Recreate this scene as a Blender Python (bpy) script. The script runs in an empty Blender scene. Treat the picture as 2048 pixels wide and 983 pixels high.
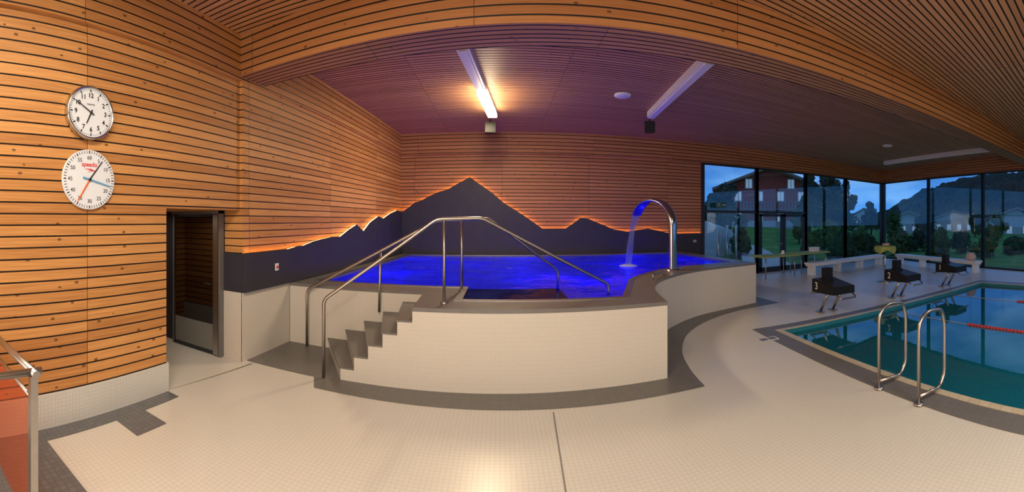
import bpy, bmesh, math, random
from mathutils import Vector, Matrix, noise
random.seed(4)
S=bpy.context.scene; COL=S.collection
S.view_settings.view_transform='Standard'
S.view_settings.look='None'
EYE=1.85

# ------------------------------------------------------------ materials
def newmat(name):
    m=bpy.data.materials.new(name); m.use_nodes=True
    nt=m.node_tree; nt.nodes.clear()
    out=nt.nodes.new('ShaderNodeOutputMaterial')
    return m,nt,out
def N(nt,t,**kw):
    n=nt.nodes.new(t)
    for k,v in kw.items():
        if hasattr(n,k): setattr(n,k,v)
    return n
def L(nt,a,b): nt.links.new(a,b)
def math_(nt,op,a,b=None,c=None):
    n=nt.nodes.new('ShaderNodeMath'); n.operation=op
    for i,v in enumerate((a,b,c)):
        if v is None: continue
        if isinstance(v,(int,float)): n.inputs[i].default_value=v
        else: nt.links.new(v,n.inputs[i])
    return n.outputs[0]
def mixc(nt,f,a,b,mode='MIX'):
    n=nt.nodes.new('ShaderNodeMix'); n.data_type='RGBA'; n.blend_type=mode
    for i,v in ((0,f),(6,a),(7,b)):
        if isinstance(v,(int,float)): n.inputs[i].default_value=v
        elif isinstance(v,tuple): n.inputs[i].default_value=(*v,1)
        else: nt.links.new(v,n.inputs[i])
    return n.outputs[2]
def objxyz(nt):
    t=nt.nodes.new('ShaderNodeTexCoord'); s=nt.nodes.new('ShaderNodeSeparateXYZ')
    L(nt,t.outputs['Object'],s.inputs[0]); return s.outputs[0],s.outputs[1],s.outputs[2],t.outputs['Object']
def comb(nt,x,y,z):
    n=nt.nodes.new('ShaderNodeCombineXYZ')
    for i,v in enumerate((x,y,z)):
        if isinstance(v,(int,float)): n.inputs[i].default_value=v
        else: L(nt,v,n.inputs[i])
    return n.outputs[0]

def pmat(name,col,rough=.5,metal=0,noise_amt=.06,scale=12,spec=.5,emis=None,estr=0,bump=0):
    m,nt,out=newmat(name)
    b=nt.nodes.new('ShaderNodeBsdfPrincipled')
    x,y,z,oc=objxyz(nt)
    ns=N(nt,'ShaderNodeTexNoise'); ns.inputs['Scale'].default_value=scale; ns.inputs['Detail'].default_value=4
    L(nt,oc,ns.inputs['Vector'])
    lo=tuple(max(0,c*(1-noise_amt*2)) for c in col); hi=tuple(min(1,c*(1+noise_amt*2)) for c in col)
    L(nt,mixc(nt,ns.outputs[0],lo,hi),b.inputs['Base Color'])
    b.inputs['Roughness'].default_value=rough; b.inputs['Metallic'].default_value=metal
    b.inputs['Specular IOR Level'].default_value=spec
    if emis:
        b.inputs['Emission Color'].default_value=(*emis,1); b.inputs['Emission Strength'].default_value=estr
    if bump:
        bp=N(nt,'ShaderNodeBump'); bp.inputs['Strength'].default_value=bump; bp.inputs['Distance'].default_value=.01
        L(nt,ns.outputs[0],bp.inputs['Height']); L(nt,bp.outputs[0],b.inputs['Normal'])
    L(nt,b.outputs[0],out.inputs[0]); return m

def slatmat(name,light,dark,pitch=.1,gapw=.15,ceiling=False,gapcol=(.012,.008,.006),rough=.5,slant=0.0):
    m,nt,out=newmat(name)
    b=nt.nodes.new('ShaderNodeBsdfPrincipled')
    x,y,z,oc=objxyz(nt)
    if ceiling:
        st=math_(nt,'ADD',y,math_(nt,'MULTIPLY',x,slant)); al=x
    else:
        st=z; al=math_(nt,'ADD',x,y)
    v=math_(nt,'DIVIDE',math_(nt,'ADD',st,20.0),pitch)
    fr=math_(nt,'FRACT',v); idx=math_(nt,'FLOOR',v)
    gap=math_(nt,'LESS_THAN',fr,gapw)
    bl=math_(nt,'DIVIDE',math_(nt,'ADD',al,40.6),2.45)
    bf=math_(nt,'FRACT',bl); bi=math_(nt,'FLOOR',bl)
    joint=math_(nt,'LESS_THAN',bf,.002)
    seed=math_(nt,'ADD',math_(nt,'MULTIPLY',idx,7.31),math_(nt,'MULTIPLY',bi,3.17))
    wn=N(nt,'ShaderNodeTexWhiteNoise'); wn.noise_dimensions='1D'; L(nt,seed,wn.inputs['W'])
    grain=N(nt,'ShaderNodeTexNoise'); grain.inputs['Scale'].default_value=1; grain.inputs['Detail'].default_value=5
    L(nt,comb(nt,math_(nt,'MULTIPLY',al,2.2),math_(nt,'MULTIPLY',fr,9.0),seed),grain.inputs['Vector'])
    kn=N(nt,'ShaderNodeTexVoronoi'); kn.inputs['Scale'].default_value=1
    L(nt,comb(nt,math_(nt,'MULTIPLY',al,4.5),math_(nt,'MULTIPLY',fr,.8),math_(nt,'MULTIPLY',seed,1.7)),kn.inputs['Vector'])
    knot=math_(nt,'LESS_THAN',kn.outputs['Distance'],.10)
    f=math_(nt,'ADD',math_(nt,'MULTIPLY',wn.outputs[0],.7),math_(nt,'MULTIPLY',math_(nt,'SUBTRACT',grain.outputs[0],.34),1.6))
    n=nt.nodes.new('ShaderNodeClamp'); L(nt,f,n.inputs[0])
    c=mixc(nt,n.outputs[0],light,dark)
    c=mixc(nt,math_(nt,'MULTIPLY',knot,.8),c,tuple(q*.25 for q in dark))
    g=math_(nt,'MAXIMUM',gap,joint)
    c=mixc(nt,g,c,gapcol)
    L(nt,c,b.inputs['Base Color'])
    b.inputs['Roughness'].default_value=rough
    b.inputs['Specular IOR Level'].default_value=.25
    edge=N(nt,'ShaderNodeMapRange'); edge.inputs[1].default_value=0; edge.inputs[2].default_value=gapw*1.3
    L(nt,fr,edge.inputs[0])
    bp=N(nt,'ShaderNodeBump'); bp.inputs['Strength'].default_value=.4; bp.inputs['Distance'].default_value=.008
    L(nt,edge.outputs[0],bp.inputs['Height']); L(nt,bp.outputs[0],b.inputs['Normal'])
    L(nt,b.outputs[0],out.inputs[0]); return m

def tilemat(name,c1,c2,grout,w=.05,h=.05,vertical=False,offset=0,rough=.35,mortar=.003,bump=.2):
    m,nt,out=newmat(name)
    b=nt.nodes.new('ShaderNodeBsdfPrincipled')
    x,y,z,oc=objxyz(nt)
    vec=comb(nt,math_(nt,'ADD',x,y),z,0) if vertical else comb(nt,x,y,0)
    br=N(nt,'ShaderNodeTexBrick'); br.offset=offset; br.squash=1
    br.inputs['Scale'].default_value=1; br.inputs['Brick Width'].default_value=w; br.inputs['Row Height'].default_value=h
    br.inputs['Mortar Size'].default_value=mortar; br.inputs['Mortar Smooth'].default_value=.1
    br.inputs['Color1'].default_value=(*c1,1); br.inputs['Color2'].default_value=(*c2,1); br.inputs['Mortar'].default_value=(*grout,1)
    L(nt,vec,br.inputs['Vector'])
    ns=N(nt,'ShaderNodeTexNoise'); ns.inputs['Scale'].default_value=.9; ns.inputs['Detail'].default_value=3; L(nt,oc,ns.inputs['Vector'])
    c=mixc(nt,math_(nt,'MULTIPLY',ns.outputs[0],.15),br.outputs[0],tuple(q*.6 for q in c1))
    L(nt,c,b.inputs['Base Color']); b.inputs['Roughness'].default_value=rough
    bp=N(nt,'ShaderNodeBump'); bp.inputs['Strength'].default_value=bump; bp.inputs['Distance'].default_value=.002; bp.invert=True
    L(nt,br.outputs['Fac'],bp.inputs['Height']); L(nt,bp.outputs[0],b.inputs['Normal'])
    L(nt,b.outputs[0],out.inputs[0]); return m

def watermat(name,tint,glow=0.0,glowcol=(.2,.3,1),bscale=3,bstr=.1,ior=1.33,reflcol=(1,1,1),diffuse=0.0,diffcol=(0,0,0)):
    m,nt,out=newmat(name)
    tr=nt.nodes.new('ShaderNodeBsdfTransparent'); tr.inputs[0].default_value=(*tint,1)
    gl=nt.nodes.new('ShaderNodeBsdfGlossy'); gl.inputs['Roughness'].default_value=.02; gl.inputs[0].default_value=(*reflcol,1)
    x,y,z,oc=objxyz(nt)
    ns=N(nt,'ShaderNodeTexNoise'); ns.inputs['Scale'].default_value=bscale; ns.inputs['Detail'].default_value=3; L(nt,oc,ns.inputs['Vector'])
    bp=N(nt,'ShaderNodeBump'); bp.inputs['Strength'].default_value=bstr; bp.inputs['Distance'].default_value=.05
    L(nt,ns.outputs[0],bp.inputs['Height']); L(nt,bp.outputs[0],gl.inputs['Normal'])
    fr=nt.nodes.new('ShaderNodeFresnel'); fr.inputs[0].default_value=ior; L(nt,bp.outputs[0],fr.inputs['Normal'])
    base=tr.outputs[0]
    if glow>0:
        tl=nt.nodes.new('ShaderNodeBsdfTranslucent'); tl.inputs[0].default_value=(*glowcol,1); L(nt,bp.outputs[0],tl.inputs['Normal'])
        mx=nt.nodes.new('ShaderNodeMixShader')
        r=N(nt,'ShaderNodeMapRange'); r.inputs[1].default_value=.38; r.inputs[2].default_value=.62; r.inputs[3].default_value=glow*.15; r.inputs[4].default_value=glow*1.6
        L(nt,ns.outputs[0],r.inputs[0]); L(nt,r.outputs[0],mx.inputs[0])
        L(nt,base,mx.inputs[1]); L(nt,tl.outputs[0],mx.inputs[2]); base=mx.outputs[0]
    if diffuse>0:
        tl=nt.nodes.new('ShaderNodeBsdfDiffuse'); tl.inputs[0].default_value=(*diffcol,1)
        mx=nt.nodes.new('ShaderNodeMixShader'); mx.inputs[0].default_value=diffuse
        L(nt,base,mx.inputs[1]); L(nt,tl.outputs[0],mx.inputs[2]); base=mx.outputs[0]
    mx=nt.nodes.new('ShaderNodeMixShader'); L(nt,fr.outputs[0],mx.inputs[0])
    L(nt,base,mx.inputs[1]); L(nt,gl.outputs[0],mx.inputs[2]); L(nt,mx.outputs[0],out.inputs[0]); return m

def glassmat(name,tint=(.9,.95,.95),refl=.08,rough=.01,haze=0,hazecol=(1,1,1)):
    m,nt,out=newmat(name)
    tr=nt.nodes.new('ShaderNodeBsdfTransparent'); tr.inputs[0].default_value=(*tint,1)
    gl=nt.nodes.new('ShaderNodeBsdfGlossy'); gl.inputs['Roughness'].default_value=rough
    base=tr.outputs[0]
    if haze:
        d=nt.nodes.new('ShaderNodeBsdfDiffuse'); d.inputs[0].default_value=(*hazecol,1)
        mx=nt.nodes.new('ShaderNodeMixShader'); mx.inputs[0].default_value=haze
        L(nt,base,mx.inputs[1]); L(nt,d.outputs[0],mx.inputs[2]); base=mx.outputs[0]
    mx=nt.nodes.new('ShaderNodeMixShader'); mx.inputs[0].default_value=refl
    L(nt,base,mx.inputs[1]); L(nt,gl.outputs[0],mx.inputs[2]); L(nt,mx.outputs[0],out.inputs[0]); return m

def emat(name,col,strength):
    m,nt,out=newmat(name)
    e=nt.nodes.new('ShaderNodeEmission'); e.inputs[0].default_value=(*col,1); e.inputs[1].default_value=strength
    L(nt,e.outputs[0],out.inputs[0]); return m

def foliagemat(name,a,b_,scale=6,rough=.9):
    m,nt,out=newmat(name)
    b=nt.nodes.new('ShaderNodeBsdfPrincipled'); x,y,z,oc=objxyz(nt)
    ns=N(nt,'ShaderNodeTexNoise'); ns.inputs['Scale'].default_value=scale; ns.inputs['Detail'].default_value=8; ns.inputs['Roughness'].default_value=.8
    L(nt,oc,ns.inputs['Vector'])
    r=N(nt,'ShaderNodeMapRange'); r.inputs[1].default_value=.35; r.inputs[2].default_value=.65; L(nt,ns.outputs[0],r.inputs[0])
    L(nt,mixc(nt,r.outputs[0],a,b_),b.inputs['Base Color']); b.inputs['Roughness'].default_value=rough; b.inputs['Specular IOR Level'].default_value=.1
    bp=N(nt,'ShaderNodeBump'); bp.inputs['Strength'].default_value=.7; bp.inputs['Distance'].default_value=.2
    L(nt,ns.outputs[0],bp.inputs['Height']); L(nt,bp.outputs[0],b.inputs['Normal'])
    L(nt,b.outputs[0],out.inputs[0]); return m

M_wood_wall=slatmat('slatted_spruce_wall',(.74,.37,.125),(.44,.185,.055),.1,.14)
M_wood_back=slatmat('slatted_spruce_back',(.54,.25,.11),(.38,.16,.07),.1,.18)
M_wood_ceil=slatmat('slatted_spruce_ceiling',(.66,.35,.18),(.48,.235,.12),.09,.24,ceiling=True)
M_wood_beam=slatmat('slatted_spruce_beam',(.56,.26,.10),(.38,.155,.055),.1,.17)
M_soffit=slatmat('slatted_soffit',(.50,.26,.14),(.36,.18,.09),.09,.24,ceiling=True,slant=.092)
M_floor=tilemat('floor_mosaic_beige',(.68,.655,.60),(.665,.64,.585),(.585,.56,.505),.04,.04,rough=.3)
M_poolwall=tilemat('pool_wall_beige_tile',(.65,.605,.53),(.645,.60,.525),(.595,.55,.475),.10,.05,True,.5,.35,.002)
M_curb=tilemat('curb_white_mosaic',(.69,.69,.65),(.67,.67,.63),(.60,.60,.56),.035,.035,True)
M_grey=tilemat('grey_tile_band',(.165,.158,.148),(.155,.148,.138),(.13,.12,.11),.1,.1,False,0,.4)
M_greyblue=tilemat('slate_floor_patch',(.16,.165,.175),(.13,.135,.145),(.10,.10,.10),.05,.05)
M_coping=pmat('coping_grey_stone',(.165,.155,.148),.35,0,.08,8)
M_steelgutter=pmat('brushed_gutter_steel',(.42,.40,.40),.3,.9,.05,20)
M_panel=pmat('anthracite_panel',(.038,.036,.050),.55,0,.1,4,.3)
M_steel=pmat('brushed_stainless_steel',(.48,.45,.42),.34,1,.04,30)
M_chrome=pmat('polished_chrome',(.60,.60,.60),.2,1,.02,30)
M_dark=pmat('dark_anodised_frame',(.03,.032,.035),.4,.3)
M_black=pmat('black_plastic',(.010,.010,.011),.5,spec=.3)
M_white=pmat('white_paint',(.80,.80,.78),.4,0,.02)
M_clockwhite=pmat('clock_face_white',(.78,.81,.86),.35,0,.01,spec=.3)
M_ink=pmat('black_ink',(.01,.01,.01),.5)
M_red=pmat('red_ink',(.75,.03,.02),.5)
M_orange=pmat('orange_hand_paint',(.85,.16,.02),.5)
M_bluehand=pmat('light_blue_hand_paint',(.10,.38,.62),.5)
M_gap=pmat('joint_dark_grey',(.22,.21,.19),.9)
M_curbrefl=pmat('door_curb_reflection',(.17,.17,.155),.6)  # reflection of the white curb in the door glass, painted as a pale strip
M_basin=tilemat('hot_basin_white_tile',(.6,.65,.75),(.55,.6,.7),(.3,.35,.5),.1,.1)
M_basinwall=tilemat('hot_basin_wall_tile',(.6,.65,.75),(.55,.6,.7),(.3,.35,.5),.1,.1,True)
M_bigbasin=tilemat('swimming_basin_teal_tile',(.03,.34,.44),(.025,.31,.41),(.01,.2,.27),.25,.25)
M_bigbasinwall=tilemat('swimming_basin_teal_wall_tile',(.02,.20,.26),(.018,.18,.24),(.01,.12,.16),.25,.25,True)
M_cream=tilemat('cream_edge_tile',(.60,.52,.37),(.55,.47,.32),(.35,.3,.22),.12,.12)
M_led=emat('warm_led_strip',(1,.44,.15),11)
M_tube=emat('lit_tube_diffuser',(1,.80,.46),32)
M_bluelamp=emat('blue_underwater_lens',(.05,.08,1),10)
M_bluewater=watermat('blue_lit_water',(.26,.32,1),.45,(.08,.07,1),2.0,.75,1.24,(.55,.55,1))
M_poolwater=watermat('still_pool_water',(.40,.92,.97),0,(1,1,1),1.6,.018,1.75,(1,1,1),.5,(.008,.21,.32))
M_glass=glassmat('window_glass',(.95,.975,.985),.06)
M_railglass=glassmat('rail_glass_wood_reflection',(.95,.60,.45),.08,.05,.18,(.75,.28,.17))  # reddish tint and haze paint in the wood reflected by the glass
M_doorglass=glassmat('dark_door_glass',(.10,.10,.10),.30,.03)
M_stream=glassmat('falling_water',(.6,.65,1),.25,.1,.35,(.6,.65,1))
M_cloth=pmat('lime_tablecloth',(.34,.42,.13),.8,0,.1)
M_grass=foliagemat('meadow_grass',(.05,.15,.035),(.15,.32,.07),.9)
M_path=pmat('gravel_path',(.5,.5,.46),.9,0,.1)
M_leafA=foliagemat('leaf_dark',(.02,.055,.04),(.06,.12,.07),2.5)
M_leafB=foliagemat('leaf_mid',(.045,.095,.035),(.13,.20,.065),3)
M_bark=pmat('bark',(.08,.055,.04),.9,0,.2)
M_hill=foliagemat('forested_hillside',(.010,.022,.022),(.04,.06,.04),.06)
M_redwood=pmat('red_painted_boards',(.50,.075,.045),.8,0,.15,2)
M_roof=pmat('brown_roof_tiles',(.28,.18,.15),.8,0,.1,3)
M_render=pmat('house_render',(.50,.48,.46),.8,0,.06,2)
M_winpale=pmat('pale_house_window',(.45,.55,.65),.3,emis=(.5,.7,.9),estr=.3)
M_concrete=pmat('pale_concrete',(.55,.62,.65),.8,0,.06,2)
M_exit=pmat('exit_green',(.02,.12,.06),.4)
M_exitmark=pmat('exit_mark_grey',(.45,.5,.48),.5)
M_orangelid=pmat('red_rope_float',(.55,.03,.03),.4)
M_pink=pmat('pink_ceramic',(.60,.45,.42),.5)

# ------------------------------------------------------------ mesh builder
class MB:
    def __init__(s): s.v=[];s.f=[];s.m=[];s.sm=[]
    def add(s,vs,fs,mi=0,smooth=False):
        b=len(s.v); s.v+= [tuple(v) for v in vs]
        for f in fs: s.f.append(tuple(b+i for i in f)); s.m.append(mi); s.sm.append(smooth)
        return s
    def box(s,a,b,mi=0):
        x0,y0,z0=a;x1,y1,z1=b
        return s.add([(x0,y0,z0),(x1,y0,z0),(x1,y1,z0),(x0,y1,z0),(x0,y0,z1),(x1,y0,z1),(x1,y1,z1),(x0,y1,z1)],
            [(0,3,2,1),(4,5,6,7),(0,1,5,4),(1,2,6,5),(2,3,7,6),(3,0,4,7)],mi)
    def prism(s,poly,z0,z1,mi=0,mtop=None):
        n=len(poly)
        vs=[(p[0],p[1],z0) for p in poly]+[(p[0],p[1],z1) for p in poly]
        s.add(vs,[(i,(i+1)%n,n+(i+1)%n,n+i) for i in range(n)]+[tuple(range(n-1,-1,-1))],mi)
        s.add(vs,[tuple(range(n,2*n))],mi if mtop is None else mtop); return s
    def wall(s,pts,z0,z1,mi=0):
        for p,q in zip(pts[:-1],pts[1:]):
            s.add([(p[0],p[1],z0),(q[0],q[1],z0),(q[0],q[1],z1),(p[0],p[1],z1)],[(0,1,2,3)],mi)
        return s
    def tube(s,pts,r,mi=0,n=12,closed=False,caps=True,flat=1.0):
        pts=[Vector(p) for p in pts]; N_=len(pts); vs=[]
        t0=(pts[1]-pts[0]).normalized(); up=Vector((0,0,1)) if abs(t0.z)<.9 else Vector((1,0,0))
        nrm=(up-t0*up.dot(t0)).normalized(); prev=t0
        for i,p in enumerate(pts):
            if closed: t=(pts[(i+1)%N_]-pts[i-1]).normalized()
            elif i==0: t=t0
            elif i==N_-1: t=(pts[-1]-pts[-2]).normalized()
            else: t=((pts[i+1]-p).normalized()+(p-pts[i-1]).normalized()).normalized()
            q=prev.rotation_difference(t); nrm=q@nrm; nrm=(nrm-t*nrm.dot(t)).normalized(); prev=t
            bn=t.cross(nrm)
            for k in range(n):
                a=2*math.pi*k/n; vs.append(p+nrm*(math.cos(a)*r)+bn*(math.sin(a)*r*flat))
        fs=[]
        for i in range(N_ if closed else N_-1):
            j=(i+1)%N_
            for k in range(n): fs.append((i*n+k,i*n+(k+1)%n,j*n+(k+1)%n,j*n+k))
        s.add(vs,fs,mi,True)
        if caps and not closed:
            b=len(s.v)-len(vs)
            s.f.append(tuple(b+k for k in range(n-1,-1,-1))); s.m.append(mi); s.sm.append(False)
            s.f.append(tuple(b+(N_-1)*n+k for k in range(n))); s.m.append(mi); s.sm.append(False)
        return s
    def lathe(s,prof,mi=0,n=48,c=(0,0,0),smooth=True):
        vs=[];fs=[]
        for r,h in prof:
            for k in range(n):
                a=2*math.pi*k/n; vs.append((c[0]+r*math.cos(a),c[1]+r*math.sin(a),c[2]+h))
        for i in range(len(prof)-1):
            for k in range(n): fs.append((i*n+k,i*n+(k+1)%n,(i+1)*n+(k+1)%n,(i+1)*n+k))
        s.add(vs,fs,mi,smooth); return s
    def disc(s,r,h,mi=0,n=48,c=(0,0)):
        return s.add([(c[0]+r*math.cos(2*math.pi*k/n),c[1]+r*math.sin(2*math.pi*k/n),h) for k in range(n)],[tuple(range(n))],mi)
    def done(s,name,mats,parent=None,label=None):
        me=bpy.data.meshes.new(name); me.from_pydata(s.v,[],s.f)
        if not isinstance(mats,(list,tuple)): mats=[mats]
        for m in mats: me.materials.append(m)
        for p,mi,sm in zip(me.polygons,s.m,s.sm): p.material_index=mi; p.use_smooth=sm
        me.update()
        o=bpy.data.objects.new(name,me); COL.objects.link(o)
        if parent: o.parent=parent
        if label: o['label']=label
        return o
def tag(o,label,cat=None,kind=None,group=None):
    o['label']=label
    if cat: o['category']=cat
    if kind: o['kind']=kind
    if group: o['group']=group
    return o
def struct(o,label): return tag(o,label,None,'structure')
def empty(name,loc,label,cat,rotz=0,group=None,kind=None,mat=None):
    e=bpy.data.objects.new(name,None); COL.objects.link(e); e.empty_display_size=.1
    if mat is not None: e.rotation_euler=mat.to_euler()
    else: e.rotation_euler=(0,0,rotz)
    e.location=loc
    return tag(e,label,cat,kind,group)
def fill(loops,z,name,mats):
    bm=bmesh.new(); edges=[]
    for lp in loops:
        vs=[bm.verts.new((p[0],p[1],z)) for p in lp]
        for i in range(len(vs)): edges.append(bm.edges.new((vs[i],vs[(i+1)%len(vs)])))
    bmesh.ops.triangle_fill(bm,use_beauty=True,edges=edges,normal=(0,0,1))
    for f in bm.faces:
        if f.normal.z<0: f.normal_flip()
    me=bpy.data.meshes.new(name); bm.to_mesh(me); bm.free()
    for m in (mats if isinstance(mats,list) else [mats]): me.materials.append(m)
    o=bpy.data.objects.new(name,me); COL.objects.link(o); return o
def solid_ring(outer,inner,z0,z1,mb,mi=0):
    for z in (z0,z1):
        bm=bmesh.new(); edges=[]
        for lp in (outer,inner):
            vs=[bm.verts.new((p[0],p[1],z)) for p in lp]
            for i in range(len(vs)): edges.append(bm.edges.new((vs[i],vs[(i+1)%len(vs)])))
        bmesh.ops.triangle_fill(bm,use_beauty=True,edges=edges,normal=(0,0,1))
        bm.verts.index_update()
        mb.add([v.co[:] for v in bm.verts],[[v.index for v in f.verts] for f in bm.faces],mi); bm.free()
    mb.wall(outer+[outer[0]],z0,z1,mi); mb.wall(inner+[inner[0]],z0,z1,mi)
def catmull(P,seg=8):
    out=[]
    for i in range(len(P)-1):
        p0=P[max(i-1,0)];p1=P[i];p2=P[i+1];p3=P[min(i+2,len(P)-1)]
        for k in range(seg):
            t=k/seg
            out.append(tuple(.5*((2*b)+(-a+c)*t+(2*a-5*b+4*c-d)*t*t+(-a+3*b-3*c+d)*t**3) for a,b,c,d in zip(p0,p1,p2,p3)))
    out.append(tuple(P[-1])); return out
def rounded(pts,rad=.06,seg=5,closed=False):
    pts=[Vector(p) for p in pts]; out=[]
    n=len(pts)
    for i,p in enumerate(pts):
        if not closed and i in (0,n-1): out.append(p); continue
        a=pts[i-1]; b=pts[(i+1)%n]
        da=(a-p); db=(b-p); r=min(rad,da.length*.48,db.length*.48)
        A=p+da.normalized()*r; B=p+db.normalized()*r
        for k in range(seg+1):
            t=k/seg; out.append(A*(1-t)**2+p*2*t*(1-t)+B*t*t)
    return out
def text_part(name,s,size,loc,mat,parent,rot=None,extr=.0008,shear=0,sx=1.0,bold=0.0):
    cu=bpy.data.curves.new(name,'FONT'); cu.body=s; cu.size=size; cu.align_x='CENTER'; cu.align_y='CENTER'; cu.extrude=extr; cu.shear=shear; cu.offset=bold
    t=bpy.data.objects.new(name+'_tmp',cu); COL.objects.link(t)
    dg=bpy.context.evaluated_depsgraph_get(); me=bpy.data.meshes.new_from_object(t.evaluated_get(dg))
    bpy.data.objects.remove(t,do_unlink=True)
    me.materials.clear(); me.materials.append(mat)
    o=bpy.data.objects.new(name,me); COL.objects.link(o); o.location=loc; o.scale=(sx,1,1)
    if rot: o.rotation_euler=rot
    o.parent=parent; return o

# ------------------------------------------------------------ room shell
ZC=4.27; ZB=3.7
XL=-3.2; YB=10.8; YF=-6.5
R0=(16.1,10.8); R1=(10.88,-6.5)
def rightX(y): return R0[0]+(R1[0]-R0[0])*(y-R0[1])/(R1[1]-R0[1])
A0=(-3.15,4.06); A1=(-2.8,10.8)
def leftX(y): return A0[0]+(A1[0]-A0[0])*(y-A0[1])/(A1[1]-A0[1])

bp=[(4.35,4.91),(10.9,3.8),(10.1,-5.0),(2.76,-5.0)]
bp_band=[(3.98,5.27),(11.3,4.03),(10.5,-5.4),(2.3,-5.4)]
floor=fill([[(XL,YF),R1,R0,(A1[0],YB),A0,(XL,4.06),(-5.4,4.06),(-5.4,2.78),(XL,2.78)],bp],0,'floor',M_floor)
struct(floor,'beige small mosaic tile floor around the pools')
cv=catmull([(2.18,3.76),(2.27,4.28),(2.50,4.96),(2.97,5.66),(3.7,6.22),(4.6,6.55),(5.75,6.62)],6)
band=[(-3.15,4.1),(-2.12,4.1),(-1.98,3.83)]+cv+[(5.75,10.78),(-2.8,10.78)]
struct(fill([band],.004,'trim_1',M_grey),'dark grey tile band on the floor around the raised pool')
mb=MB(); solid_ring(bp_band,[(4.25,5.0),(11.02,3.88),(10.2,-5.1),(2.65,-5.1)],.001,.006,mb)
struct(mb.done('trim_2',M_grey),'grey tile band on the floor around the swimming pool')
mb=MB(); solid_ring([(4.25,5.0),(11.02,3.88),(10.2,-5.1),(2.65,-5.1)],bp,.001,.010,mb)
struct(mb.done('trim_3',M_cream),'cream edge tile row along the swimming pool')
sp=[(-3.2,2.78),(-3.0,2.78),(-3.0,2.33),(-2.68,2.33),(-2.68,2.0),(-3.0,2.0),(-3.0,1.3),(-2.3,1.3),(-2.3,-1),(-3.2,-1)]
struct(fill([sp],.005,'trim_4',M_greyblue),'stepped slate tile patch along the wall base')
mbj=MB(); mbj.add([(.506,3.72,.005),(.518,3.72,.005),(.402,1.8,.005),(.390,1.8,.005)],[(0,1,2,3)])
mbj.add([(-3.2,2.79,.005),(-3.2,2.81,.005),(-2.98,4.05,.005),(-3.0,4.05,.005)],[(0,1,2,3)])
struct(mbj.done('trim_5',M_gap),'thin dark expansion joints in the floor')

mb=MB()
mb.wall([(XL,2.78),(XL,YF)],.3,ZC); mb.wall([(XL,2.78),(-5.4,2.78)],.3,ZC)
mb.wall([A0,(XL,4.06),(XL,2.78)],1.98,ZC)
mb.wall([A0,(-3.46,4.06)],1.42,1.98)
mb.wall([A0,A1],0,ZC)
mb.add([(XL,2.78,1.98),(-5.4,2.78,1.98),(-5.4,4.06,1.98),(XL,4.06,1.98)],[(0,1,2,3)])
mb.wall([(-5.4,2.78),(-5.4,4.06)],0,2.4)
struct(mb.done('wall_left',M_wood_wall),'orange spruce wall of horizontal slats with dark gaps')
mb=MB(); mb.box((XL-.02,YF,0),(XL+.03,2.79,.3)); mb.box((-5.4,2.76,0),(XL,2.81,.3))
struct(mb.done('baseboard_left',M_curb),'white mosaic tile curb under the slatted wall')
mb=MB(); mb.prism([(XL,YF),(XL+.05,YF),(XL+.05,4.06),(leftX(6)+.05,6),(A1[0]+.05,YB),A1,A0,(XL,4.06)],3.68,ZC)
struct(mb.done('trim_6',M_wood_wall),'projecting upper slat band on the long wall')
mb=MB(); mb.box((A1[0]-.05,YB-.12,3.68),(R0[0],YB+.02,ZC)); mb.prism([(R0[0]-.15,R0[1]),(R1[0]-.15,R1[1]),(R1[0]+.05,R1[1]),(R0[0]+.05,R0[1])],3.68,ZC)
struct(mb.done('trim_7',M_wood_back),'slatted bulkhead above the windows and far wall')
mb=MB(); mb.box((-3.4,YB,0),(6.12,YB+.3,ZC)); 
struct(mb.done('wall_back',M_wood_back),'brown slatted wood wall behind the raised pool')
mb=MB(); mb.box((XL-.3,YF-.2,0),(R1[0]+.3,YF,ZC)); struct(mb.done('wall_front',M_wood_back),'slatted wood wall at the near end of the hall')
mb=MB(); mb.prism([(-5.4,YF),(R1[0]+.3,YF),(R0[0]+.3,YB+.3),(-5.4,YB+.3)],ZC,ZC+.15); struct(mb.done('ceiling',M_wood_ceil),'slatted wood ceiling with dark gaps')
def by(x): return 4.02-.092*(x+3.15)
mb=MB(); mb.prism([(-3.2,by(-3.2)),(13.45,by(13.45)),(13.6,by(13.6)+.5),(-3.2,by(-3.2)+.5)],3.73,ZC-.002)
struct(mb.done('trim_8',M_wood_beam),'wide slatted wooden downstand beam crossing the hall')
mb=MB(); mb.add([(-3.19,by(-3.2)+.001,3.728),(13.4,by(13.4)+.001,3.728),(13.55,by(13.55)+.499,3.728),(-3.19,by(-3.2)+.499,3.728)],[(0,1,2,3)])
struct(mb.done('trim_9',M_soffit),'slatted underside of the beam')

mb=MB(); mb.box((-3.46,4.03,0),(-3.14,4.10,.90))
struct(mb.done('baseboard_alcove',M_poolwall),'beige tiled base of the wall end by the door')
mb=MB(); mb.box((-3.46,4.025,.90),(-3.13,4.06,1.41))
struct(mb.done('trim_10',M_panel),'anthracite band on the wall end by the door')
mb=MB(); mb.prism([(-3.15,4.03),(-3.12,4.03),(leftX(5.2)+.03,5.2),(leftX(5.2),5.2)],0,.9)
struct(mb.done('baseboard_left_tile',M_poolwall),'beige tiled base of the wall beside the steps')

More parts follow.
